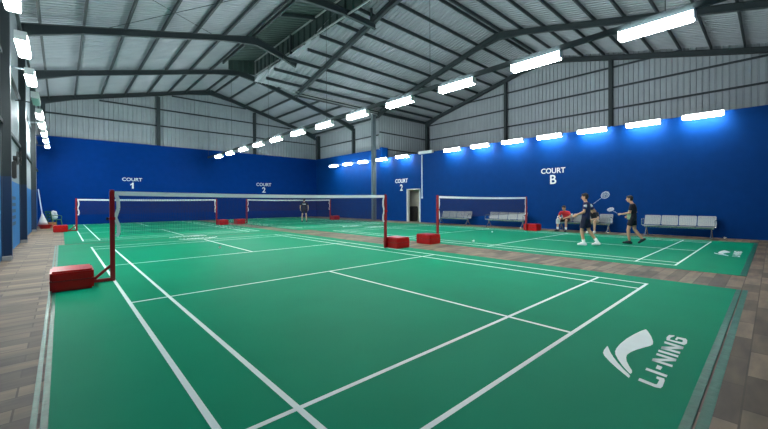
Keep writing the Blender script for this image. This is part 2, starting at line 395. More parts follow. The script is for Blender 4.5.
for y in (1.2, 0, -1.2, -2.4, -3.6, -4.8, -6, -7.2, -8.4):
    purlin((MX1+.1, y, zcross(y)-.14), (XG-.1, y, zcross(y)-.14), 'dark purlin crossing the near slope of the cross roof', 'purlins of the near cross slope')
purlin((MX0+.06, Y0, 9.72), (MX0+.06, MY1, 9.72), 'dark edge rail where the ridge strip begins', None)
def girt(p, q, label, group): return st(MB().bar(p, q, .06, .09), 'girt', label, 'girt', group)
for z in (5.5, 6.6, 7.8, 8.95):
    ya, yb = Y0, YE
    if z > 8: ya, yb = CY-(CZ-z)/CS+.6, CY+(CZ-z)/CS-.6
    girt((21.42, ya, z), (21.42, yb, z), 'dark horizontal rail on the side gable cladding', 'side gable rails')
for z, a, b in ((6.93, -1.9, 16.8), (8.13, 1.2, 14.3), (9.25, 5.2, 10.4)):
    girt((a, 23.55, z), (b, 23.55, z), 'dark horizontal rail on the far gable cladding', 'far gable rails')
for z in (6.65,): girt((17.03, YE, z), (17.03, YF+.2, z), 'dark horizontal rail on the cladding near the far corner', None)
for z in (5.4, 6.64): girt((16.3, 13.0, z), (21.4, 13.0, z), 'dark horizontal rail on the outward stepping cladding', 'stepped cladding rails')
girt((-1.6, Y0, 4.95), (-1.6, YF, 4.95), 'dark rail along the cladding over the walkway', None)
girt((-1.6, Y0, 3.3), (-1.6, YF, 3.3), 'dark lower rail along the cladding over the walkway', None)
for p, q, t in (((.1, 11.1, zmain(.1)-.25), (5., 5.4, zmain(5)-.25), 'rising to the ridge'), ((.1, 5.5, zmain(.1)-.25), (5., 11.1, zmain(5)-.25), 'rising away')):
    st(MB().tube([p, q], .012, 6), 'brace_rod', 'thin crossing brace rod under the walkway slope, ' + t, 'rod')

# ------------------------------------------------------------------ court mats with their lines
def strip(mb, x0, x1, y0, y1, z=.0065, t=.0012): mb.box(x0, x1, y0, y1, z, z+t)
def court_lines(cx, cy):
    mb = MB(); W2, L2, w_ = 3.05, 6.7, .042
    for x in (-W2+w_/2, -2.59, 2.59, W2-w_/2): strip(mb, cx+x-w_/2, cx+x+w_/2, cy-L2, cy+L2)
    for y in (-L2+w_/2, -5.94, -1.98, 1.98, 5.94, L2-w_/2): strip(mb, cx-W2, cx+W2, cy+y-w_/2, cy+y+w_/2, .0066)
    for s in (-1, 1):
        a, b = sorted((s*1.98, s*L2)); strip(mb, cx-w_/2, cx+w_/2, cy+a, cy+b, .0067)
    return mb
def text_mesh(body, size, bold=0., extrude=.004, shear=0.):
    cu = bpy.data.curves.new('t', 'FONT'); cu.body = body; cu.size = size; cu.align_x = 'CENTER'; cu.align_y = 'BOTTOM_BASELINE'
    cu.offset = bold; cu.extrude = extrude; cu.shear = shear
    o = bpy.data.objects.new('t', cu); C.objects.link(o)
    dg = bpy.context.evaluated_depsgraph_get(); dg.update()
    me = bpy.data.meshes.new_from_object(o.evaluated_get(dg)); bpy.data.objects.remove(o); bpy.data.curves.remove(cu)
    return me
def text_obj(name, me, mx, material, parent):
    me.transform(mx); me.materials.clear(); me.materials.append(M[material]); me.name = name
    o = bpy.data.objects.new(name, me); C.objects.link(o); o.parent = parent
    return o
MATS = {}
def court_mat(key, x0, x1, y0, y1, cx, cy, label):
    r = empty('court_mat', (0, 0, 0), 0, label, 'court mat')
    MB().box(x0, x1, y0, y1, 0, .006).build('mat_sheet', 'mat_green', r)
    l = court_lines(cx, cy).build('court_lines', 'white_line', r); l['label'] = 'white court lines'
    MATS[key] = r
    return r
court_mat('A', -.72, 6.6, -7.8, 8.12, 3.05, 0, 'nearest green badminton court mat with a large white emblem at its near corner')
court_mat('B', 7.98, 14.9, -7.8, 8.12, 11.45, 0, 'green badminton court mat in front of the row of benches')
court_mat('one', -.55, 6.6, 8.3, 23.25, 2.95, 15.9, 'green badminton court mat under the COURT 1 lettering of the far wall')
court_mat('two', 7.5, 14.6, 8.3, 23.25, 10.87, 16.1, 'green badminton court mat in the far corner where a player stands')
def tapes(key, items):
    for a in items:
        t = MB().box(*a).build('edge_tape', 'mat_tape', MATS[key])
        t['label'] = 'shiny dark edge tape'
tapes('A', [(-.72, -.685, -7.8, 8.1, .006, .0075), (-.765, -.735, -7.85, 8.1, 0, .0015), (-.685, 6.6, -7.8, -7.745, .006, .0075), (-.72, 6.65, -7.875, -7.815, 0, .0015)])
tapes('B', [(7.98, 14.9, -7.8, -7.71, .006, .0075)])

# emblem and lettering outlines in metres from the court centre, as they lie at the near end of each mat
MARK = [[(0.637, -7.195), (0.573, -7.229), (0.439, -7.285), (0.308, -7.327), (0.231, -7.340), (0.170, -7.331), (0.070, -7.293), (-0.024, -7.261), (-0.113, -7.241), (-0.189, -7.234), (-0.255, -7.244), (-0.338, -7.270), (-0.420, -7.309), (-0.494, -7.349), (-0.538, -7.358), (-0.561, -7.353), (-0.522, -7.321), (-0.445, -7.266), (-0.347, -7.206), (-0.252, -7.158), (-0.185, -7.137), (-0.096, -7.124), (0.030, -7.119), (0.205, -7.124), (0.404, -7.146), (0.554, -7.171)],
        [(-0.105, -7.048), (-0.223, -7.056), (-0.297, -7.071), (-0.356, -7.102), (-0.448, -7.175), (-0.528, -7.249), (-0.606, -7.329), (-0.640, -7.364), (-0.602, -7.363), (-0.574, -7.347), (-0.515, -7.295), (-0.428, -7.231), (-0.330, -7.166), (-0.232, -7.110), (-0.162, -7.077)]]
LETTERING = [[(-0.586, -7.423), (-0.634, -7.424), (-0.660, -7.540), (-0.650, -7.570), (-0.609, -7.575), (-0.502, -7.568), (-0.466, -7.559), (-0.463, -7.511), (-0.501, -7.513), (-0.515, -7.537), (-0.604, -7.539), (-0.612, -7.527)],
        [(-0.356, -7.418), (-0.403, -7.420), (-0.432, -7.566), (-0.386, -7.565)],
        [(-0.236, -7.469), (-0.316, -7.473), (-0.324, -7.507), (-0.253, -7.507)],
        [(-0.131, -7.413), (-0.154, -7.560), (-0.199, -7.564), (-0.178, -7.418)],
        [(0.029, -7.412), (0.004, -7.560), (-0.045, -7.564), (-0.022, -7.417)],
        [(-0.126, -7.413), (0.002, -7.556), (-0.052, -7.564), (-0.179, -7.423)],
        [(0.126, -7.407), (0.100, -7.559), (0.049, -7.563), (0.073, -7.413)],
        [(0.220, -7.411), (0.201, -7.557), (0.148, -7.562), (0.165, -7.417)],
        [(0.395, -7.404), (0.358, -7.558), (0.301, -7.562), (0.335, -7.410)],
        [(0.222, -7.411), (0.357, -7.553), (0.292, -7.562), (0.160, -7.423)],
        [(0.615, -7.401), (0.529, -7.396), (0.442, -7.409), (0.411, -7.554), (0.474, -7.566), (0.571, -7.555), (0.614, -7.537), (0.612, -7.467), (0.518, -7.466), (0.500, -7.482), (0.560, -7.487), (0.551, -7.521), (0.506, -7.531), (0.475, -7.526), (0.478, -7.431), (0.544, -7.426), (0.610, -7.445), (0.638, -7.443)]]
def emblem(key, cx, cy, ends=(1, -1)):
    r = MATS[key]
    for s in ends:
        for name, polys, lb in (('emblem', MARK, 'white two stroke swoosh emblem'), ('lettering', LETTERING, 'white LI-NING lettering')):
            mb = MB()
            for poly in polys:
                mb.prism([(cx+s*x, cy+s*y) for x, y in poly], .0012, .0068)
            o = mb.build(name, 'white_line', r); o['label'] = lb
for k, x, y in (('A', 3.05, 0), ('B', 11.45, 0)): emblem(k, x, y)
for k, x, y in (('one', 2.95, 15.9), ('two', 10.87, 16.1)): emblem(k, x, y, (1,))
# ------------------------------------------------------------------ net posts and nets
def make_post(sx, b0):
    r = empty('net_post', (0,0,0), 0, None, 'net post')       # weight box lies towards local sx
    p = MB().bar((0,0,0), (0,0,1.55), .065, .065).build('post', 'red_post', r)
    MB().bar((.0,0,.03), (sx*.34,0,.03), .06, .05).build('base_bar', 'red_post', r)
    MB().bar((sx*.02,0,.27), (sx*.25,0,.05), .045, .04).build('brace', 'red_post', r)
    xa, xb = sorted((sx*b0, sx*(b0+.49)))
    b = MB().box(xa, xb, -.48, .17, .0, .31).build('weight_box', 'red', r, bevel=.025)
    b['label'] = 'red vinyl covered weight'
    MB().box(xa-.005, xb+.005, -.485, .175, .15, .17).build('box_seam', 'red_post', b)
    MB().bar((0,0,1.05), (0,0,1.1), .08, .08).build('collar', 'red', r)
    kn = MB().tube([(0,0,1.075), (sx*.07,0,1.075)], .014, 8); kn.tube([(sx*.065,0,1.05), (sx*.065,0,1.1)], .016, 8); kn.build('crank', 'black', r)
    MB().tube([(0,0,1.55), (0,0,1.575)], .03, 10).build('cap', 'red_post', r)
    return r
posts = {}
def post(x, y, side, label, b0):
    key = (side, b0)
    if key not in posts: r = posts[key] = make_post(side, b0)
    else: r = copy_tree(posts[key])
    r.location = (x, y, .0085); r['label'] = label; r['group'] = 'net posts'
    return r
def make_net():
    r = empty('badminton_net', (0,0,0), 0)
    L = 6.1
    def sag(x): return -.026*4*(x/L)*(1-x/L)
    n = 24
    tp = MB()
    for i in range(n):
        x0, x1 = .04+(L-.08)*i/n, .04+(L-.08)*(i+1)/n
        a, b = sag(x0), sag(x1)
        vs = [(x0,-.006,1.475+a),(x0,.006,1.475+a),(x0,.006,1.55+a),(x0,-.006,1.55+a),(x1,-.006,1.475+b),(x1,.006,1.475+b),(x1,.006,1.55+b),(x1,-.006,1.55+b)]
        tp.add(vs, [(0,1,5,4),(1,2,6,5),(2,3,7,6),(3,0,4,7)])
    t = tp.build('top_tape', 'tape', r); t['label'] = 'white top tape'
    nt = MB(); g = .026; th = .0042
    k = 0
    while .08+k*g < L-.08:
        x = .08+k*g; nt.box(x-th/2, x+th/2, -th/2, th/2, .79, 1.48+sag(x)); k += 1
    z = .79
    while z < 1.475:
        nt.box(.08, L-.08, -th/2, th/2, z-th/2, z+th/2); z += g
    q = nt.build('netting', 'net', r); q['label'] = 'dark mesh netting'
    for x, s in ((.045, 1), (L-.045, -1)):
        sb = MB(); pz = [1.52, 1.4, 1.25, 1.1, 1.08, .95, .82, .76]; bx = [0, .035, .04, .0, .0, .04, .04, .01]
        pts = [V((x+s*b_, 0, z_)) for z_, b_ in zip(pz, bx)]
        for a, b in zip(pts, pts[1:]): sb.bar(a, b, .012, .05, (1,0,0))
        e = sb.build('side_tape', 'tape', r); e['label'] = 'white side tape'
    MB().tube([(0,0,1.53), (.06,0,1.53)], .006, 6).build('cord', 'tape', r)
    MB().tube([(L-.06,0,1.53), (L,0,1.53)], .006, 6).build('cord', 'tape', r)
    MB().tube([(0,0,1.08), (.07,0,1.08)], .006, 6).build('cord', 'tape', r)
    return r
net0 = make_net()
NETS = [('A', 0., 0., 'nearest badminton net stretched over the emblem court'),
        ('B', 8.4, 0., 'badminton net in front of the steel benches'),
        ('one', -.1, 15.9, 'distant badminton net below the COURT 1 lettering'),
        ('two', 7.82, 16.1, 'distant badminton net behind the player seen from the back')]
names = {'A': 'the emblem court', 'B': 'the bench side court', 'one': 'court under COURT 1 lettering', 'two': 'the far corner court'}
for i, (k, x, y, lb) in enumerate(NETS):
    n_ = net0 if i == 0 else copy_tree(net0)
    n_.location = (x, y, .0085); n_['label'] = lb; n_['category'] = 'net'; n_['group'] = 'badminton nets'
    post(x, y, -1, 'red net post with weight box, walkway side of ' + names[k], {'A': .26, 'B': .38, 'one': .3, 'two': .25}[k])
    post(x+6.1, y, 1, 'red net post with weight box, blue side wall end of ' + names[k], .05)

# ------------------------------------------------------------------ lamps
def make_lamp(lit=True, on='lamp_on'):
    r = empty('tube_light', (0,0,0), 0)           # runs along local Y, hangs down from z = 0
    MB().box(-.03, .03, -.61, .61, -.03, .0).build('housing', 'lamp_body', r, bevel=.006)
    d_ = MB().box(-.085, .085, -.6, .6, -.185, -.03).build('diffuser', on if lit else 'lamp_off', r, bevel=.02)
    d_['label'] = 'glowing white diffuser' if lit else 'unlit white diffuser'
    for s in (-1, 1):
        pass
        MB().box(-.086, .086, s*.61-.012, s*.61+.012, -.175, .0).build('end_cap', 'lamp_body', r, bevel=.004)
    return r
lamp0 = make_lamp()
lamp_side = []
ORD = ['nearest', 'second', 'third', 'fourth', 'fifth', 'sixth', 'seventh', 'eighth', 'ninth', 'tenth', 'eleventh', 'farthest']
def lamp(x, y, z, label, group, wall=0, first=False):
    if wall:
        if not lamp_side: lamp_side.append(make_lamp(on='lamp_on_side')); r = lamp_side[0]
        else:
            r = copy_tree(lamp_side[0])
            for ch in list(r.children):
                if ch.name.startswith('wall_bracket'): bpy.data.objects.remove(ch)
    else: r = lamp0 if first else copy_tree(lamp0)
    r.location = (x, y, z); tag(r, label, 'light', group)
    if wall:
        for s in (-.4, .4): MB().box(0, wall, s-.02, s+.02, -.028, -.002).build('wall_bracket', 'lamp_body', r)
    return r
# rail over the aisle
rail = empty('light_rail', (7.3, 0, 4.765), 0, 'long dark rail hung over the aisle that carries a row of lamps', 'rail')
MB().box(-.03, .03, -9.3, 22.6, -.02, .1).build('channel', 'steel', rail)
for y, zt in ((-6.7, 9.9), (-.7, 9.9), (5.3, 9.6), (11.3, 9.6), (17.2, 9.6), (22.5, 9.9)):
    MB().tube([(0, y, .1), (0, y, zt-4.78)], .008, 6).build('hanger_rod', 'steel', rail)
for k in range(12):
    y = -6.53 + k*2.402
    lamp(7.3, y, 4.745, 'lit tube light on the aisle rail, %s of twelve from the near end' % ORD[k], 'lights on the aisle rail', first=(k == 0))
ry = [-6.26, -4.335, -2.345, -.37, 1.65, 3.72, 5.75, 10.27, 12.5, 14.85, 17.0, 19.1]
for k, y in enumerate(ry):
    lamp(15.95, -8.144+(y+8.144)*.99, 4.59, 'lit tube light atop the blue side wall, %s of twelve from the near end' % ORD[k], 'lights on the blue side wall', .35 if y < 13 else .78)
lo = make_lamp(False); lo.location = (16.2, 8.06, 4.71); tag(lo, 'unlit white tube light above the open doorway', 'light')
LZ = 4.66
ly = [.1, 2.75, 5.4, 10.75, 13.05, 15.6, 18.1, 20.7]
for k, y in enumerate(ly):
    lamp(-1.14, y, LZ, 'lit tube light over the tiled walkway, %s of eight from the near end' % (ORD[k] if k < 7 else 'farthest'), 'lights over the walkway')
lo2 = make_lamp(False); lo2.location = (-1.14, 8.05, LZ); tag(lo2, 'unlit white tube light in the row over the tiled walkway', 'light')
bar_ = empty('light_rail', (-1.14, 0, LZ), 0, 'thin dark rail carrying the lamps over the tiled walkway', 'rail')
MB().box(-.02, .02, -2.0, 22.0, .0, .05).build('channel', 'steel', bar_)
for k in range(6):
    y = .9 + k*4.2
    MB().bar((0, y, .025), (-.5, y, .025), .03, .03).build('bracket', 'steel', bar_)

# ------------------------------------------------------------------ lettering on the walls
def sign(word, num, centre, axis_u, nrm, size_w, size_n, drop, label):
    r = empty('wall_lettering', centre, 0, label, 'lettering')
    u = V(axis_u); n_ = V(nrm); up = V((0,0,1))
    mx = Matrix((u, up, n_)).transposed().to_4x4()
    text_obj('word', text_mesh(word, size_w, .004), Matrix.Translation(n_*.006) @ mx, 'white_paint', r)
    if num == '1':
        h = size_n*.7; a = MB().prism([(-.02, 0), (.075, 0), (.075, h), (.01, h), (-.03, h-.07), (-.11, h-.115), (-.11, h-.2), (-.02, h-.15)], .004)
        o = a.build('numeral', 'white_paint', r); o.data.transform(Matrix.Translation(n_*.004 + up*-drop) @ mx)
        return r
    text_obj('numeral', text_mesh(num, size_n, .009), Matrix.Translation(n_*.006 + up*-drop) @ mx, 'white_paint', r)
    return r
sign('COURT', '1', (2.84, YF, 2.86), (1,0,0), (0,-1,0), .315, .6, .52, 'white lettering with the numeral one, on the far blue wall, above the walkway side net')
sign('COURT', '2', (11.75, YF, 2.78), (1,0,0), (0,-1,0), .37, .64, .56, 'white lettering with the numeral two, on the far blue wall near its corner')
sign('COURT', 'B', (XR, -.46, 2.74), (0,-1,0), (-1,0,0), .355, .62, .52, 'white lettering COURT B painted on the blue side wall above a bench')
sign('COURT', '2', (XR, 10.57, 2.72), (0,-1,0), (-1,0,0), .38, .62, .56, 'white lettering COURT 2 painted beside the open doorway')

# ------------------------------------------------------------------ doorway, conduit
dr = MB()
dr.box(XR-.03, XR+.18, DY1-.03, DY1+.06, 0, DZ+.06); dr.box(XR-.03, XR+.18, DY0-.06, DY0+.03, 0, DZ+.06); dr.box(XR-.03, XR+.18, DY0-.06, DY1+.06, DZ, DZ+.06)
struct(dr.build('door_1', 'door_paint'), 'pale frame of the open doorway in the blue side wall', 'door')
rm = MB()
rm.box(XR+.9, XR+.96, 7.8, 11.2, 0, 2.5); rm.box(XR+.16, XR+.9, 11.1, 11.16, 0, 2.5); rm.box(XR+.16, XR+.9, 7.9, 7.96, 0, 2.5); rm.box(XR+.16, XR+.96, 7.8, 11.2, 2.5, 2.55)
struct(rm.build('wall_doorway', 'cream'), 'cream wall seen through the open doorway', 'wall')
lk = empty('cabinet', (XR+.62, 9.98, 0), 0, 'tall narrow black object standing inside the open doorway', 'cabinet')
MB().box(-.2, .2, -.22, .22, .03, 1.05).build('body', 'black', lk, bevel=.03)
MB().box(-.17, .17, -.19, .19, 0, .03).build('base', 'black', lk)
cn_ = empty('conduit', (16.25, 8.48, 0), 0, 'white cable conduit running down the blue wall beside the doorway', 'conduit')
MB().box(-.02, .02, -.03, .03, 1.72, 4.48).build('duct', 'pvc', cn_)
sw = MB().box(-.03, .03, -.06, .06, 1.58, 1.72).build('switch_box', 'pvc', cn_, bevel=.008)
MB().box(-.036, -.03, -.02, .02, 1.62, 1.67).build('switch', 'white_paint', sw)

# ------------------------------------------------------------------ benches
def perforated(mb, p00, pu, pv, nu, nv, t, gap=.3):
    """slatted sheet: rails both ways so the plate reads as perforated"""
    p00, pu, pv = V(p00), V(pu), V(pv); n_ = pu.cross(pv).normalized()
    for i in range(nu+1): mb.bar(p00+pu*i/nu, p00+pu*i/nu+pv, pu.length/nu*(1-gap), t, n_)
    for j in range(nv+1): mb.bar(p00+pv*j/nv, p00+pv*j/nv+pu, pv.length/nv*(1-gap), t, n_)
def make_bench():
    r = empty('bench', (0,0,0), 0)      # faces local -X, seats along Y, back at +X
    n, wd = 4, .565
    MB().bar((0, -n*wd/2+.05, .36), (0, n*wd/2-.05, .36), .08, .05).build('beam', 'chrome', r)
    for k in range(n):
        y0 = -n*wd/2 + k*wd + .035; y1 = y0 + wd - .07
        s = MB(); perforated(s, (-.24, y0, .425), (0, y1-y0, 0), (.42, 0, -.03), 9, 8, .012)
        s.tube([(-.24, y0, .415), (-.24, y1, .415)], .016, 8)
        s.build('seat', 'bench', r)
        b = MB(); perforated(b, (.2, y0, .45), (0, y1-y0, 0), (.1, 0, .33), 9, 7, .012)
        b.tube([(.3, y0, .78), (.3, y1, .78)], .014, 8)
        b.build('backrest', 'bench', r)
        for y in (y0+.06, y1-.06): MB().tube([(-.2, y, .4), (.14, y, .385), (.21, y, .42), (.3, y, .77)], .012, 6).build('seat_bracket', 'chrome', r)
    for s in (-1, 1):
        y = s*(n*wd/2-.12)
        lg = MB(); lg.tube([(-.26, y, .03), (-.1, y, .16), (0, y, .34)], .022, 8); lg.tube([(.24, y, .03), (.1, y, .16), (0, y, .34)], .022, 8)
        for xx in (-.26, .24): lg.tube([(xx, y, 0), (xx, y, .04)], .028, 8)
        lg.build('leg', 'chrome', r)
        ya = s*(n*wd/2-.005)
        MB().tube([(.16, ya, .4), (.2, ya, .62), (.1, ya, .66), (-.14, ya, .65), (-.2, ya, .6), (-.2, ya, .42)], .015, 8).build('armrest', 'chrome', r)
    return r
bench0 = make_bench()
for i, (y, lb) in enumerate(((-5.56, 'empty steel four seat bench by the blue wall nearest the bare tiled end'),
                             (-2.14, 'steel four seat bench on which two people are sitting'),
                             (1.84, 'empty steel four seat bench behind the net, just past the seated man in red'),
                             (5.3, 'empty steel four seat bench behind the net, nearest the doorway'))):
    b = bench0 if i == 0 else copy_tree(bench0)
    b.location = (15.72, y, 0); tag(b, lb, 'bench', 'steel benches along the blue wall')

# ------------------------------------------------------------------ shuttlecocks
def make_shuttle():
    r = empty('shuttlecock', (0,0,0), 0)
    s = MB()
    for k in range(16):
        a = 2*PI*k/16; a2 = a+.44
        c, d_ = V((math.cos(a), math.sin(a), 0)), V((math.cos(a2), math.sin(a2), 0))
        s.add([c*.012+V((0,0,.025)), d_*.012+V((0,0,.025)), d_*.033+V((0,0,.085)), c*.033+V((0,0,.085)),
               c*.013+V((0,0,.025)), d_*.013+V((0,0,.025)), d_*.034+V((0,0,.085)), c*.034+V((0,0,.085))],
              [(0,1,2,3),(7,6,5,4),(0,4,5,1),(1,5,6,2),(2,6,7,3),(3,7,4,0)])
    s.build('skirt', 'feather', r)
    MB().ell((0,0,.014), (.0135, .0135, .014)).build('cork', 'cork', r, smooth=True)
    return r
sh0 = make_shuttle()
for i, (x, y, z, lb) in enumerate(((2.66, 3.54, .006, 'white shuttlecock lying on the emblem court beyond the net'),
                                 (9.06, -.95, .006, 'white shuttlecock lying on the mat in front of the bench side net'),
                                 (12.6, .55, .006, 'white shuttlecock lying between the net and the steel benches'),
                                 (16.15, -6.95, .0, 'white shuttlecock lying at the foot of the blue wall past the last bench'))):
    s_ = sh0 if i == 0 else copy_tree(sh0)
    s_.location = (x, y, z+.034); s_.rotation_euler = (math.radians(90), 0, i*1.3); tag(s_, lb, 'shuttlecock', 'shuttlecocks on the floor')

# ------------------------------------------------------------------ along the low wall: louvres, fan, cleaning things
for i, (y0, y1, t) in enumerate(((7.35, 8.6, 'nearer'), (10.3, 12.4, 'farther'))):
    vp = empty('wall_vent', (XL, (y0+y1)/2, .68), 0, 'set of five dark louvre slots in the light blue wall, the %s one' % t, 'vent')
    for k in range(5):
        z = .02+k*.19
        MB().box(0, .012, -(y1-y0)/2, (y1-y0)/2, z, z+.1).build('slot', 'blue_dark', vp)
fan = empty('wall_fan', (XL, 7.7, 2.08), 0, 'black wall mounted fan above the light blue panel wall', 'fan')
MB().box(0, .09, -.16, .16, 0, .5).build('wall_plate', 'black', fan, bevel=.02)
MB().bar((.05, 0, .45), (.07, 0, .6), .06, .05).build('arm', 'black', fan)
MB().tube([(.02, 0, .6), (.11, 0, .6)], .07, 12).build('motor', 'black', fan)
cg = MB()
for rr in (.08, .14, .2):
    for xx in (.1, .18):
        cg.tube([(xx, rr*math.cos(2*PI*k/24), .6+rr*math.sin(2*PI*k/24)) for k in range(25)], .005, 5)
for k in range(18):
    a = 2*PI*k/18; cg.tube([(.1, .03*math.cos(a), .6+.03*math.sin(a)), (.1, .2*math.cos(a), .6+.2*math.sin(a)), (.18, .2*math.cos(a), .6+.2*math.sin(a)), (.19, .03*math.cos(a), .6+.03*math.sin(a))], .004, 5)
cg.build('cage', 'black', fan)
for k in range(4):
    a = 2*PI*k/4; ca, sa = math.cos(a), math.sin(a)
    MB().add([(.13, .03*ca, .6+.03*sa), (.15, .17*ca-.06*sa, .6+.17*sa+.06*ca), (.12, .18*ca+.06*sa, .6+.18*sa-.06*ca),
              (.135, .03*ca, .6+.03*sa), (.155, .17*ca-.06*sa, .6+.17*sa+.06*ca), (.125, .18*ca+.06*sa, .6+.18*sa-.06*ca)],
             [(0,1,2),(5,4,3),(0,3,4,1),(1,4,5,2),(2,5,3,0)]).build('blade', 'black', fan)
mp = empty('mop', (-1.33, 19.6, 0), 0, 'white string mop leaning upright against the low wall corner', 'mop')
MB().tube([(0, 0, .75), (-.14, .1, 2.1)], .022, 8).build('handle', 'pvc', mp)
mh = MB(); mh.loft([((.02,0,.225), .2, .16), ((.02,0,.4), .15, .12), ((.01,0,.68), .06, .05), ((0,0,.8), .035, .035)], 18); mh.build('mop_head', 'mop', mp, smooth=True)
bk = empty('basin', (-1.22, 19.6, 0), 0, 'dark red basin on the tiles under the white mop', 'basin')
MB().loft([((0,0,0), .2, .2), ((0,0,.19), .26, .26), ((0,0,.21), .28, .28)], 20).build('bowl', 'red_post', bk)
MB().tube([(.28*math.cos(2*PI*k/20), .28*math.sin(2*PI*k/20), .205) for k in range(21)], .014, 6).build('rim', 'red_post', bk)
ch = empty('plastic_chair', (-.89, 20.9, 0), math.radians(-60), 'dark green plastic chair in the far corner beside the mop', 'chair')
MB().box(-.22, .22, -.22, .22, .4, .44).build('seat', 'green_plastic', ch, bevel=.015)
bb = MB(); bb.bar((-.18, -.22, .44), (-.2, -.3, .9), .05, .04); bb.bar((.18, -.22, .44), (.2, -.3, .9), .05, .04)
for z in (.55, .7, .86): bb.bar((-.19, -.22-.08*(z-.44)/.46, z), (.19, -.22-.08*(z-.44)/.46, z), .04, .1)
bb.build('backrest', 'green_plastic', ch)
for sx in (-1, 1):
    for sy in (-1, 1): MB().bar((sx*.19, sy*.19, .4), (sx*.23, sy*.23, 0), .045, .045).build('leg', 'green_plastic', ch)
    MB().tube([(sx*.24, -.22, .66), (sx*.25, .1, .66), (sx*.23, .2, .62), (sx*.21, .2, .42)], .02, 6).build('armrest', 'green_plastic', ch)
wb = empty('bundle', (-.92, 20.86, .44), 0, 'pale crumpled bundle resting on the dark green chair', 'bundle')
bn = MB(); bn.ell((0,0,.13), (.17,.15,.135)); bn.ell((.04,.02,.24), (.13,.12,.13)); bn.ell((-.05,-.03,.3), (.12,.1,.12), Matrix.Rotation(.5, 3, 'Y')); bn.ell((.05,-.04,.38), (.09,.1,.1)); bn.ell((-.02,.05,.42), (.07,.06,.08)); bn.remesh('bundle_cloth', 'towel', wb, .02, 4)
cb = empty('cardboard_box', (-1.0, 20.3, 0), .3, 'small brown carton on the tiles in front of the dark green chair', 'box')
MB().box(-.16, .16, -.13, .13, 0, .3).build('carton', 'orange', cb)
MB().box(-.03, .03, -.135, .135, .3, .302).build('tape_strip', 'tan_cloth', cb)

# ------------------------------------------------------------------ people
def hand(mb, wrist, d, n, side, curl=.9, s=1.):
    """palm with four unequal fingers and a side thumb; d = towards the fingers, n = palm side normal"""
    d = V(d).normalized(); n = V(n); n = (n - d*n.dot(d)).normalized(); a = d.cross(n).normalized()*side
    w_ = V(wrist)
    rot = Matrix((a, d, n)).transposed()
    mb.ell(w_+d*.048*s, (.04*s, .052*s, .017*s), rot, 12, 8)
    for i, (off, ln) in enumerate(((-.029, .066), (-.010, .076), (.010, .070), (.028, .055))):
        p = w_ + d*.085*s + a*off*s; ang = 0; L = ln*s
        for k, (f, r0, r1) in enumerate(((.45, .0092, .0085), (.32, .0085, .008), (.25, .008, .0068))):
            ang += curl*(.55, .9, .6)[k]
            q = p + (d*math.cos(ang) + n*math.sin(ang))*L*f
            mb.capsule(p, q, r0*s, r1*s, 8); p = q
    p = w_ + d*.022*s - a*.034*s
    for k, (f, r0) in enumerate(((.036, .0115), (.03, .0098))):
        q = p + (d*.75 - a*(.6-.35*k) + n*(.35+.5*curl*k)).normalized()*f*s
        mb.capsule(p, q, r0*s, r0*.88*s, 8); p = q
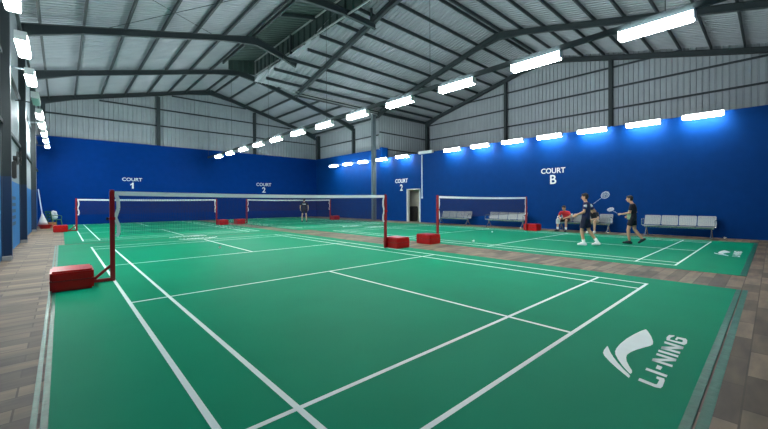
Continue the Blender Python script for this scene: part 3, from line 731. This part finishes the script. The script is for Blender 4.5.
def person(loc, rz, label, J, look, group=None):
    r = empty('person', loc, rz, label, 'person', group)
    sk = look.get('skin', 'skin')
    P = {k: V(v) for k, v in J.items() if isinstance(v, tuple)}
    smid = P['shl'].lerp(P['shr'], .5)
    for a in ('l', 'r'): P['sh'+a] = smid + (P['sh'+a]-smid)*.95 + V((0,0,-.035))
    b = MB()
    pel, ch, nk, hd = P['pelvis'], P['chest'], P['neck'], P['head']
    fw = V(J.get('face', (0, 1, 0))).normalized()
    rt = fw.cross(V((0,0,1))).normalized(); upd = rt.cross(fw).normalized()
    hrot = Matrix((rt, fw, upd)).transposed()
    mid = pel.lerp(ch, .45)
    def torso(g):
        mb_ = MB()
        top = P['shl'].lerp(P['shr'], .5)
        shw = (P['shr']-P['shl']).length/2
        mb_.loft([(pel+V((0,0,-.07)), .09+g, .08+g), (pel, .145+g, .1+g), (mid, .12+g, .088+g), (ch, .145+g, .1+g),
                  (ch.lerp(top, .6), shw*.82+g, .095+g), (top+V((0,0,.035)), shw*.72, .07+g*.5), (top.lerp(nk, .62)+V((0,0,.02)), .078+g*.9, .062+g*.7), (nk+V((0,0,-.005 if g < .001 else -.014)), .056+g*.5, .052+g*.5)], 20)
        return mb_
    t_ = torso(0.); b.add(t_.v, t_.f)
    b.capsule(nk+V((0,0,-.015)), hd.lerp(nk, .45), .05, .049)
    for a in ('l', 'r'): b.capsule(nk.lerp(P['sh'+a], .35)+V((0,0,-.045)), P['sh'+a]+V((0,0,.002)), .036, .044)
    # head: skull, jaw, nose, ears, brow, lips
    def H(x, y, z): return hd + hrot @ V((x, y, z))
    b.ell(H(0, -.008, .025), (.072, .09, .088), hrot); b.ell(H(0, .018, -.035), (.056, .066, .075), hrot)
    b.capsule(H(0, .086, .012), H(0, .104, -.018), .009, .014, 8)
    for s in (-1, 1):
        b.ell(H(s*.073, -.008, -.005), (.01, .02, .03), hrot, 10, 6)
        b.capsule(H(s*.018, .08, .027), H(s*.045, .07, .027), .009, .008, 8)
    for a in ('l', 'r'):
        sd = -1 if a == 'l' else 1
        sh, el, wr_ = P['sh'+a], P['el'+a], P['wr'+a]
        b.capsule(sh, sh.lerp(el, .5), .05, .044); b.capsule(sh.lerp(el, .4), el, .044, .036)
        b.capsule(el, el.lerp(wr_, .35), .037, .038); b.capsule(el.lerp(wr_, .3), wr_, .038, .024)
        hdv = V(J.get('hd'+a, wr_-el)); hn = V(J.get('hn'+a, (-sd, 0, 0)))
        hand(b, wr_, hdv, hn, sd if V(hdv).z < .3 else sd, J.get('curl'+a, .7))
        hp, kn, an, toe = P['hip'+a], P['kn'+a], P['an'+a], P['toe'+a]
        b.capsule(hp, hp.lerp(kn, .5), .083, .066); b.capsule(hp.lerp(kn, .45), kn, .068, .05)
        calf = kn.lerp(an, .3) + (kn-an).normalized().cross(V((1,0,0)))*.0
        b.capsule(kn, calf, .05, .052); b.capsule(calf, an, .052, .032)
        b.capsule(an, an.lerp(toe, .9), .035, .026); b.capsule(an, an+(an-toe)*.2+V((0,0,-.025)), .033, .028)
    b.remesh('body', sk, r, .0085, 3)
    # hair, eyes, mouth
    h = MB()
    h.ell(H(0, -.018, .042), (.08, .094, .085), hrot); h.ell(H(0, -.045, .0), (.072, .062, .075), hrot)
    if look.get('fringe', True): h.ell(H(0, .045, .085), (.058, .045, .03), hrot)
    h.remesh('hair', 'hair', r, .009, 2)
    e = MB()
    for s in (-1, 1):
        MB().ell(H(s*.03, .074, .006), (.011, .008, .008), hrot, 8, 6).build('eye', 'eye', r, smooth=True)
    MB().ell(H(0, .083, -.05), (.022, .006, .006), hrot, 10, 6).build('mouth', 'lip', r, smooth=True)
    # shirt
    s_ = torso(.016)
    s_.loft([(pel+V((0,0,look.get('hem', -.06))), .158, .118), (pel, .164, .12), (mid, .14, .108)], 20)
    for a in ('l', 'r'):
        sh, el = P['sh'+a], P['el'+a]
        s_.capsule(nk.lerp(sh, .3)+V((0,0,-.045)), sh+V((0,0,.002)), .056, .058)
        s_.capsule(sh, sh.lerp(el, .3), .058, .057); s_.tube([sh.lerp(el, .2), sh.lerp(el, look.get('sleeve', .66))], [.057, .061], 16)
    so = s_.remesh('shirt', look['shirt'], r, .0105, 3)
    if 'panel' in look:
        pm = MB(); pm.loft([(pel+V((-.04, .06, -.06)), .148, .092), (mid+V((-.04, .055, .02)), .124, .084), (mid+V((-.035, .05, .13)), .1, .06)], 20)
        o = pm.remesh('side_panel', look['panel'], so, .0105, 2); o['label'] = 'pale green lower front of the jersey'
    if 'band' in look:
        c = ch.lerp(P['shl'].lerp(P['shr'], .5), .55)
        pb = MB(); shw = (P['shr']-P['shl']).length/2
        for k in range(8):
            t0, t1 = [-PI/2-.75+1.5*q/8 for q in (k, k+1)]
            qs = [c+V(((shw*.86+.022)*math.cos(t), (.1+.022)*math.sin(t), z)) for z in (-.03, .035) for t in (t0, t1)]
            qs += [c+V(((shw*.86+.005)*math.cos(t), (.1+.005)*math.sin(t), z)) for z in (-.03, .035) for t in (t0, t1)]
            pb.add(qs, [(0,1,3,2),(4,6,7,5),(0,4,5,1),(2,3,7,6),(0,2,6,4),(1,5,7,3)])
        o = pb.build('back_print', look['band'], so); o['label'] = 'pale print across the upper back'
    if 'yoke' in look:
        for a in ('l', 'r'):
            sh, el = P['sh'+a], P['el'+a]
            o = MB().capsule(sh.lerp(el, .14)+V((0, -.006, .004)), sh.lerp(el, .3)+V((0,-.006,.004)), .0575, .0575).build('sleeve_stripe', look['yoke'], so, smooth=True)
            o['label'] = 'pale stripe on the sleeve'
    # shorts
    k_ = MB()
    k_.loft([(pel+V((0,0,-.1)), .13, .105), (pel+V((0,0,-.02)), .155, .115), (pel+V((0,0,.05)), .142, .108)], 20)
    for a in ('l', 'r'):
        hp, kn = P['hip'+a], P['kn'+a]
        k_.capsule(hp, hp.lerp(kn, .3), .094, .094); k_.tube([hp.lerp(kn, .1), hp.lerp(kn, look.get('short', .74))], [.094, .087], 16)
    k_.remesh('shorts', look['shorts'], r, .0105, 3)
    # socks and shoes
    for a in ('l', 'r'):
        kn, an, toe = P['kn'+a], P['an'+a], P['toe'+a]
        if 'sock' in look: MB().tube([an+(kn-an)*.3, an, an+V((0,0,-.01))], [.05, .041, .042], 14).build('sock', look['sock'], r, smooth=True)
        f = (toe-an); heel = an - V((f.x, f.y, 0)).normalized()*.045 + V((0,0,-.036)) if abs(f.z) < .09 else an - f.normalized()*.055 + V((0,0,-.02))
        sho = MB(); sho.capsule(heel, toe, .042, .036, 14); sho.capsule(an+V((0,0,-.004)), heel.lerp(toe, .62)+V((0,0,.02)), .049, .043, 14)
        sho.remesh('shoe', look['shoe'], r, .009, 3)
    return r
def racket(grip, d, n, label, frame):
    """grip = where the hand closes, d = towards the head, n = face normal"""
    d = V(d).normalized(); n = V(n); n = (n-d*n.dot(d)).normalized(); a = d.cross(n)
    g0 = V(grip)
    r = empty('racket', g0, 0, label, 'racket')
    MB().tube([d*-.07, d*.1], [.0145, .0135], 10).build('handle', 'black', r)
    MB().tube([d*.1, d*.4], .0042, 8).build('shaft', frame, r)
    c = d*.52
    rim = [c + d*.122*math.cos(2*PI*k/36) + a*.096*math.sin(2*PI*k/36) for k in range(37)]
    MB().tube(rim, .0058, 8).build('head_frame', frame, r)
    sm = MB()
    for i in range(-9, 10):
        u = i/10
        L1 = .12*math.sqrt(1-u*u); sm.tube([c+a*.094*u-d*L1, c+a*.094*u+d*L1], .0013, 4)
        L2 = .094*math.sqrt(1-u*u); sm.tube([c+d*.12*u-a*L2, c+d*.12*u+a*L2], .0013, 4)
    sm.build('strings', 'string', r)
    return r

def wpt(loc, rz, p):
    return V(loc) + Matrix.Rotation(rz, 3, 'Z') @ V(p)
# player striding along the bench side court, racket drawn back
L1 = (10.66, -4.03, .0085)
J1 = dict(pelvis=(0,-.03,.86), chest=(0,-.05,1.12), neck=(0,-.02,1.34), head=(0,.0,1.475), face=(-.1,1,-.12),
  shl=(-.175,-.06,1.28), shr=(.175,-.06,1.28), ell=(-.215,-.06,1.03), wrl=(-.2,.17,.93), elr=(.28,-.2,1.04), wrr=(.33,-.03,1.12),
  hipl=(-.085,-.03,.83), hipr=(.085,-.03,.83), knl=(-.1,.06,.45), anl=(-.1,-.01,.075), toel=(-.12,.15,.036),
  knr=(.1,-.08,.46), anr=(.1,-.34,.105), toer=(.1,-.2,.04), curll=.5, curlr=1.25, hdr=(.05,-.3,.9), hnr=(-.6,-.5,-.2))
person(L1, 0, 'badminton player in navy shirt and shorts with white shoes, striding with racket drawn back', J1,
       dict(shirt='navy', shorts='navy_dark', shoe='white_shoe', yoke='towel', sock='white_shoe', short=.8))
racket(wpt(L1, 0, (.335, -.055, 1.205)), (.12, -.42, .36), (1, .1, .2), 'white racket drawn back behind the navy player', 'frame_white')
# player with a racket held forward
L2 = (12.08, -4.93, .0085)
J2 = dict(pelvis=(0,-.04,.86), chest=(0,-.05,1.12), neck=(0,-.02,1.335), head=(0,.045,1.465), face=(-.05,1,-.05),
  shl=(-.175,-.05,1.28), shr=(.175,-.05,1.28), ell=(-.22,-.02,1.02), wrl=(-.19,.23,.97), elr=(.2,-.09,1.03), wrr=(.17,.1,.92),
  hipl=(-.085,-.04,.83), hipr=(.085,-.04,.83), knl=(-.1,.06,.45), anl=(-.1,.02,.075), toel=(-.12,.19,.036),
  knr=(.1,-.08,.46), anr=(.1,-.32,.15), toer=(.1,-.2,.045), curll=1.25, curlr=.6, hdl=(.15,.95,.15), hnl=(.5,0,-.8))
person(L2, 0, 'badminton player in dark shirt with pale green lower front, black shorts, racket held forward', J2,
       dict(shirt='shirt_black', shorts='shirt_black', shoe='dark_shoe', panel='green_cloth', short=.62)).scale = (.965, .965, .965)
racket(wpt(L2, 0, (-.159, .304, .931)), (.42, .42, .17), (-.6, .1, .8), 'white racket held forward by the player in the dark shirt', 'frame_white')
# player seen from the back at the far net
L3 = (11.1, 14.75, .0085)
J3 = dict(pelvis=(0,0,.88), chest=(0,.0,1.15), neck=(0,.01,1.38), head=(0,.03,1.51), face=(0,1,-.1),
  shl=(-.18,0,1.32), shr=(.18,0,1.32), ell=(-.26,-.02,1.06), wrl=(-.24,.1,.85), elr=(.26,-.02,1.06), wrr=(.25,.1,.85),
  hipl=(-.09,0,.85), hipr=(.09,0,.85), knl=(-.13,.03,.46), anl=(-.15,-.03,.075), toel=(-.17,.13,.036),
  knr=(.13,.03,.46), anr=(.15,-.03,.075), toer=(.17,.13,.036), curll=.6, curlr=.6)
person(L3, -math.radians(27), 'player seen from the back at the far net, black shirt with pale print, black shorts', J3,
       dict(shirt='shirt_black', shorts='shirt_black', shoe='dark_shoe', band='towel', skin='skin_pale', short=.6))
# seated man in red
L4 = (15.58, -1.42, 0)
J4 = dict(pelvis=(0,-.02,.53), chest=(0,.09,.77), neck=(0,.2,.95), head=(0,.28,1.05), face=(.25,1,-.3),
  shl=(-.185,.16,.89), shr=(.185,.16,.89), ell=(-.27,.2,.68), wrl=(-.12,.4,.62), elr=(.27,.2,.68), wrr=(.13,.4,.62),
  hipl=(-.09,.02,.51), hipr=(.09,.02,.51), knl=(-.17,.44,.51), anl=(-.15,.42,.08), toel=(-.18,.58,.037),
  knr=(.2,.42,.51), anr=(.23,.42,.08), toer=(.27,.58,.037), curll=.6, curlr=.6, hnl=(0,0,-1), hnr=(0,0,-1))
person(L4, PI/2, 'man in red shirt and dark shorts sitting on the bench end, forearms on his thighs', J4,
       dict(shirt='red_cloth', shorts='shirt_black', shoe='dark_shoe', sock='white_shoe', short=.8))
tw = empty('towel', wpt(L4, PI/2, (.2, .42, .51)), PI/2, 'pale towel draped over the knee of the man in red', 'towel')
tm = MB(); tm.loft([((0,.02,-.16), .085, .075), ((0,.01,0), .09, .085), ((0,0,.06), .07, .07), ((0,0,.085), .03, .03)], 16); tm.remesh('cloth', 'towel', tw, .012, 3)
# second seated person, bent forward
L5 = (15.58, -2.66, 0)
J5 = dict(pelvis=(0,-.02,.53), chest=(0,.12,.77), neck=(0,.28,.9), head=(0,.37,.97), face=(-.1,1,-.6),
  shl=(-.18,.22,.88), shr=(.18,.22,.88), ell=(-.24,.32,.63), wrl=(-.06,.5,.6), elr=(.24,.32,.63), wrr=(.08,.5,.6),
  hipl=(-.09,.02,.51), hipr=(.09,.02,.51), knl=(-.13,.44,.51), anl=(-.12,.42,.08), toel=(-.14,.58,.037),
  knr=(.13,.44,.51), anr=(.12,.42,.08), toer=(.14,.58,.037), curll=.7, curlr=.7, hnl=(0,0,-1), hnr=(0,0,-1))
person(L5, PI/2, 'person in black shirt and tan shorts sitting bent forward behind the navy player', J5,
       dict(shirt='shirt_black', shorts='tan_cloth', shoe='white_shoe', skin='skin_pale', short=.6))
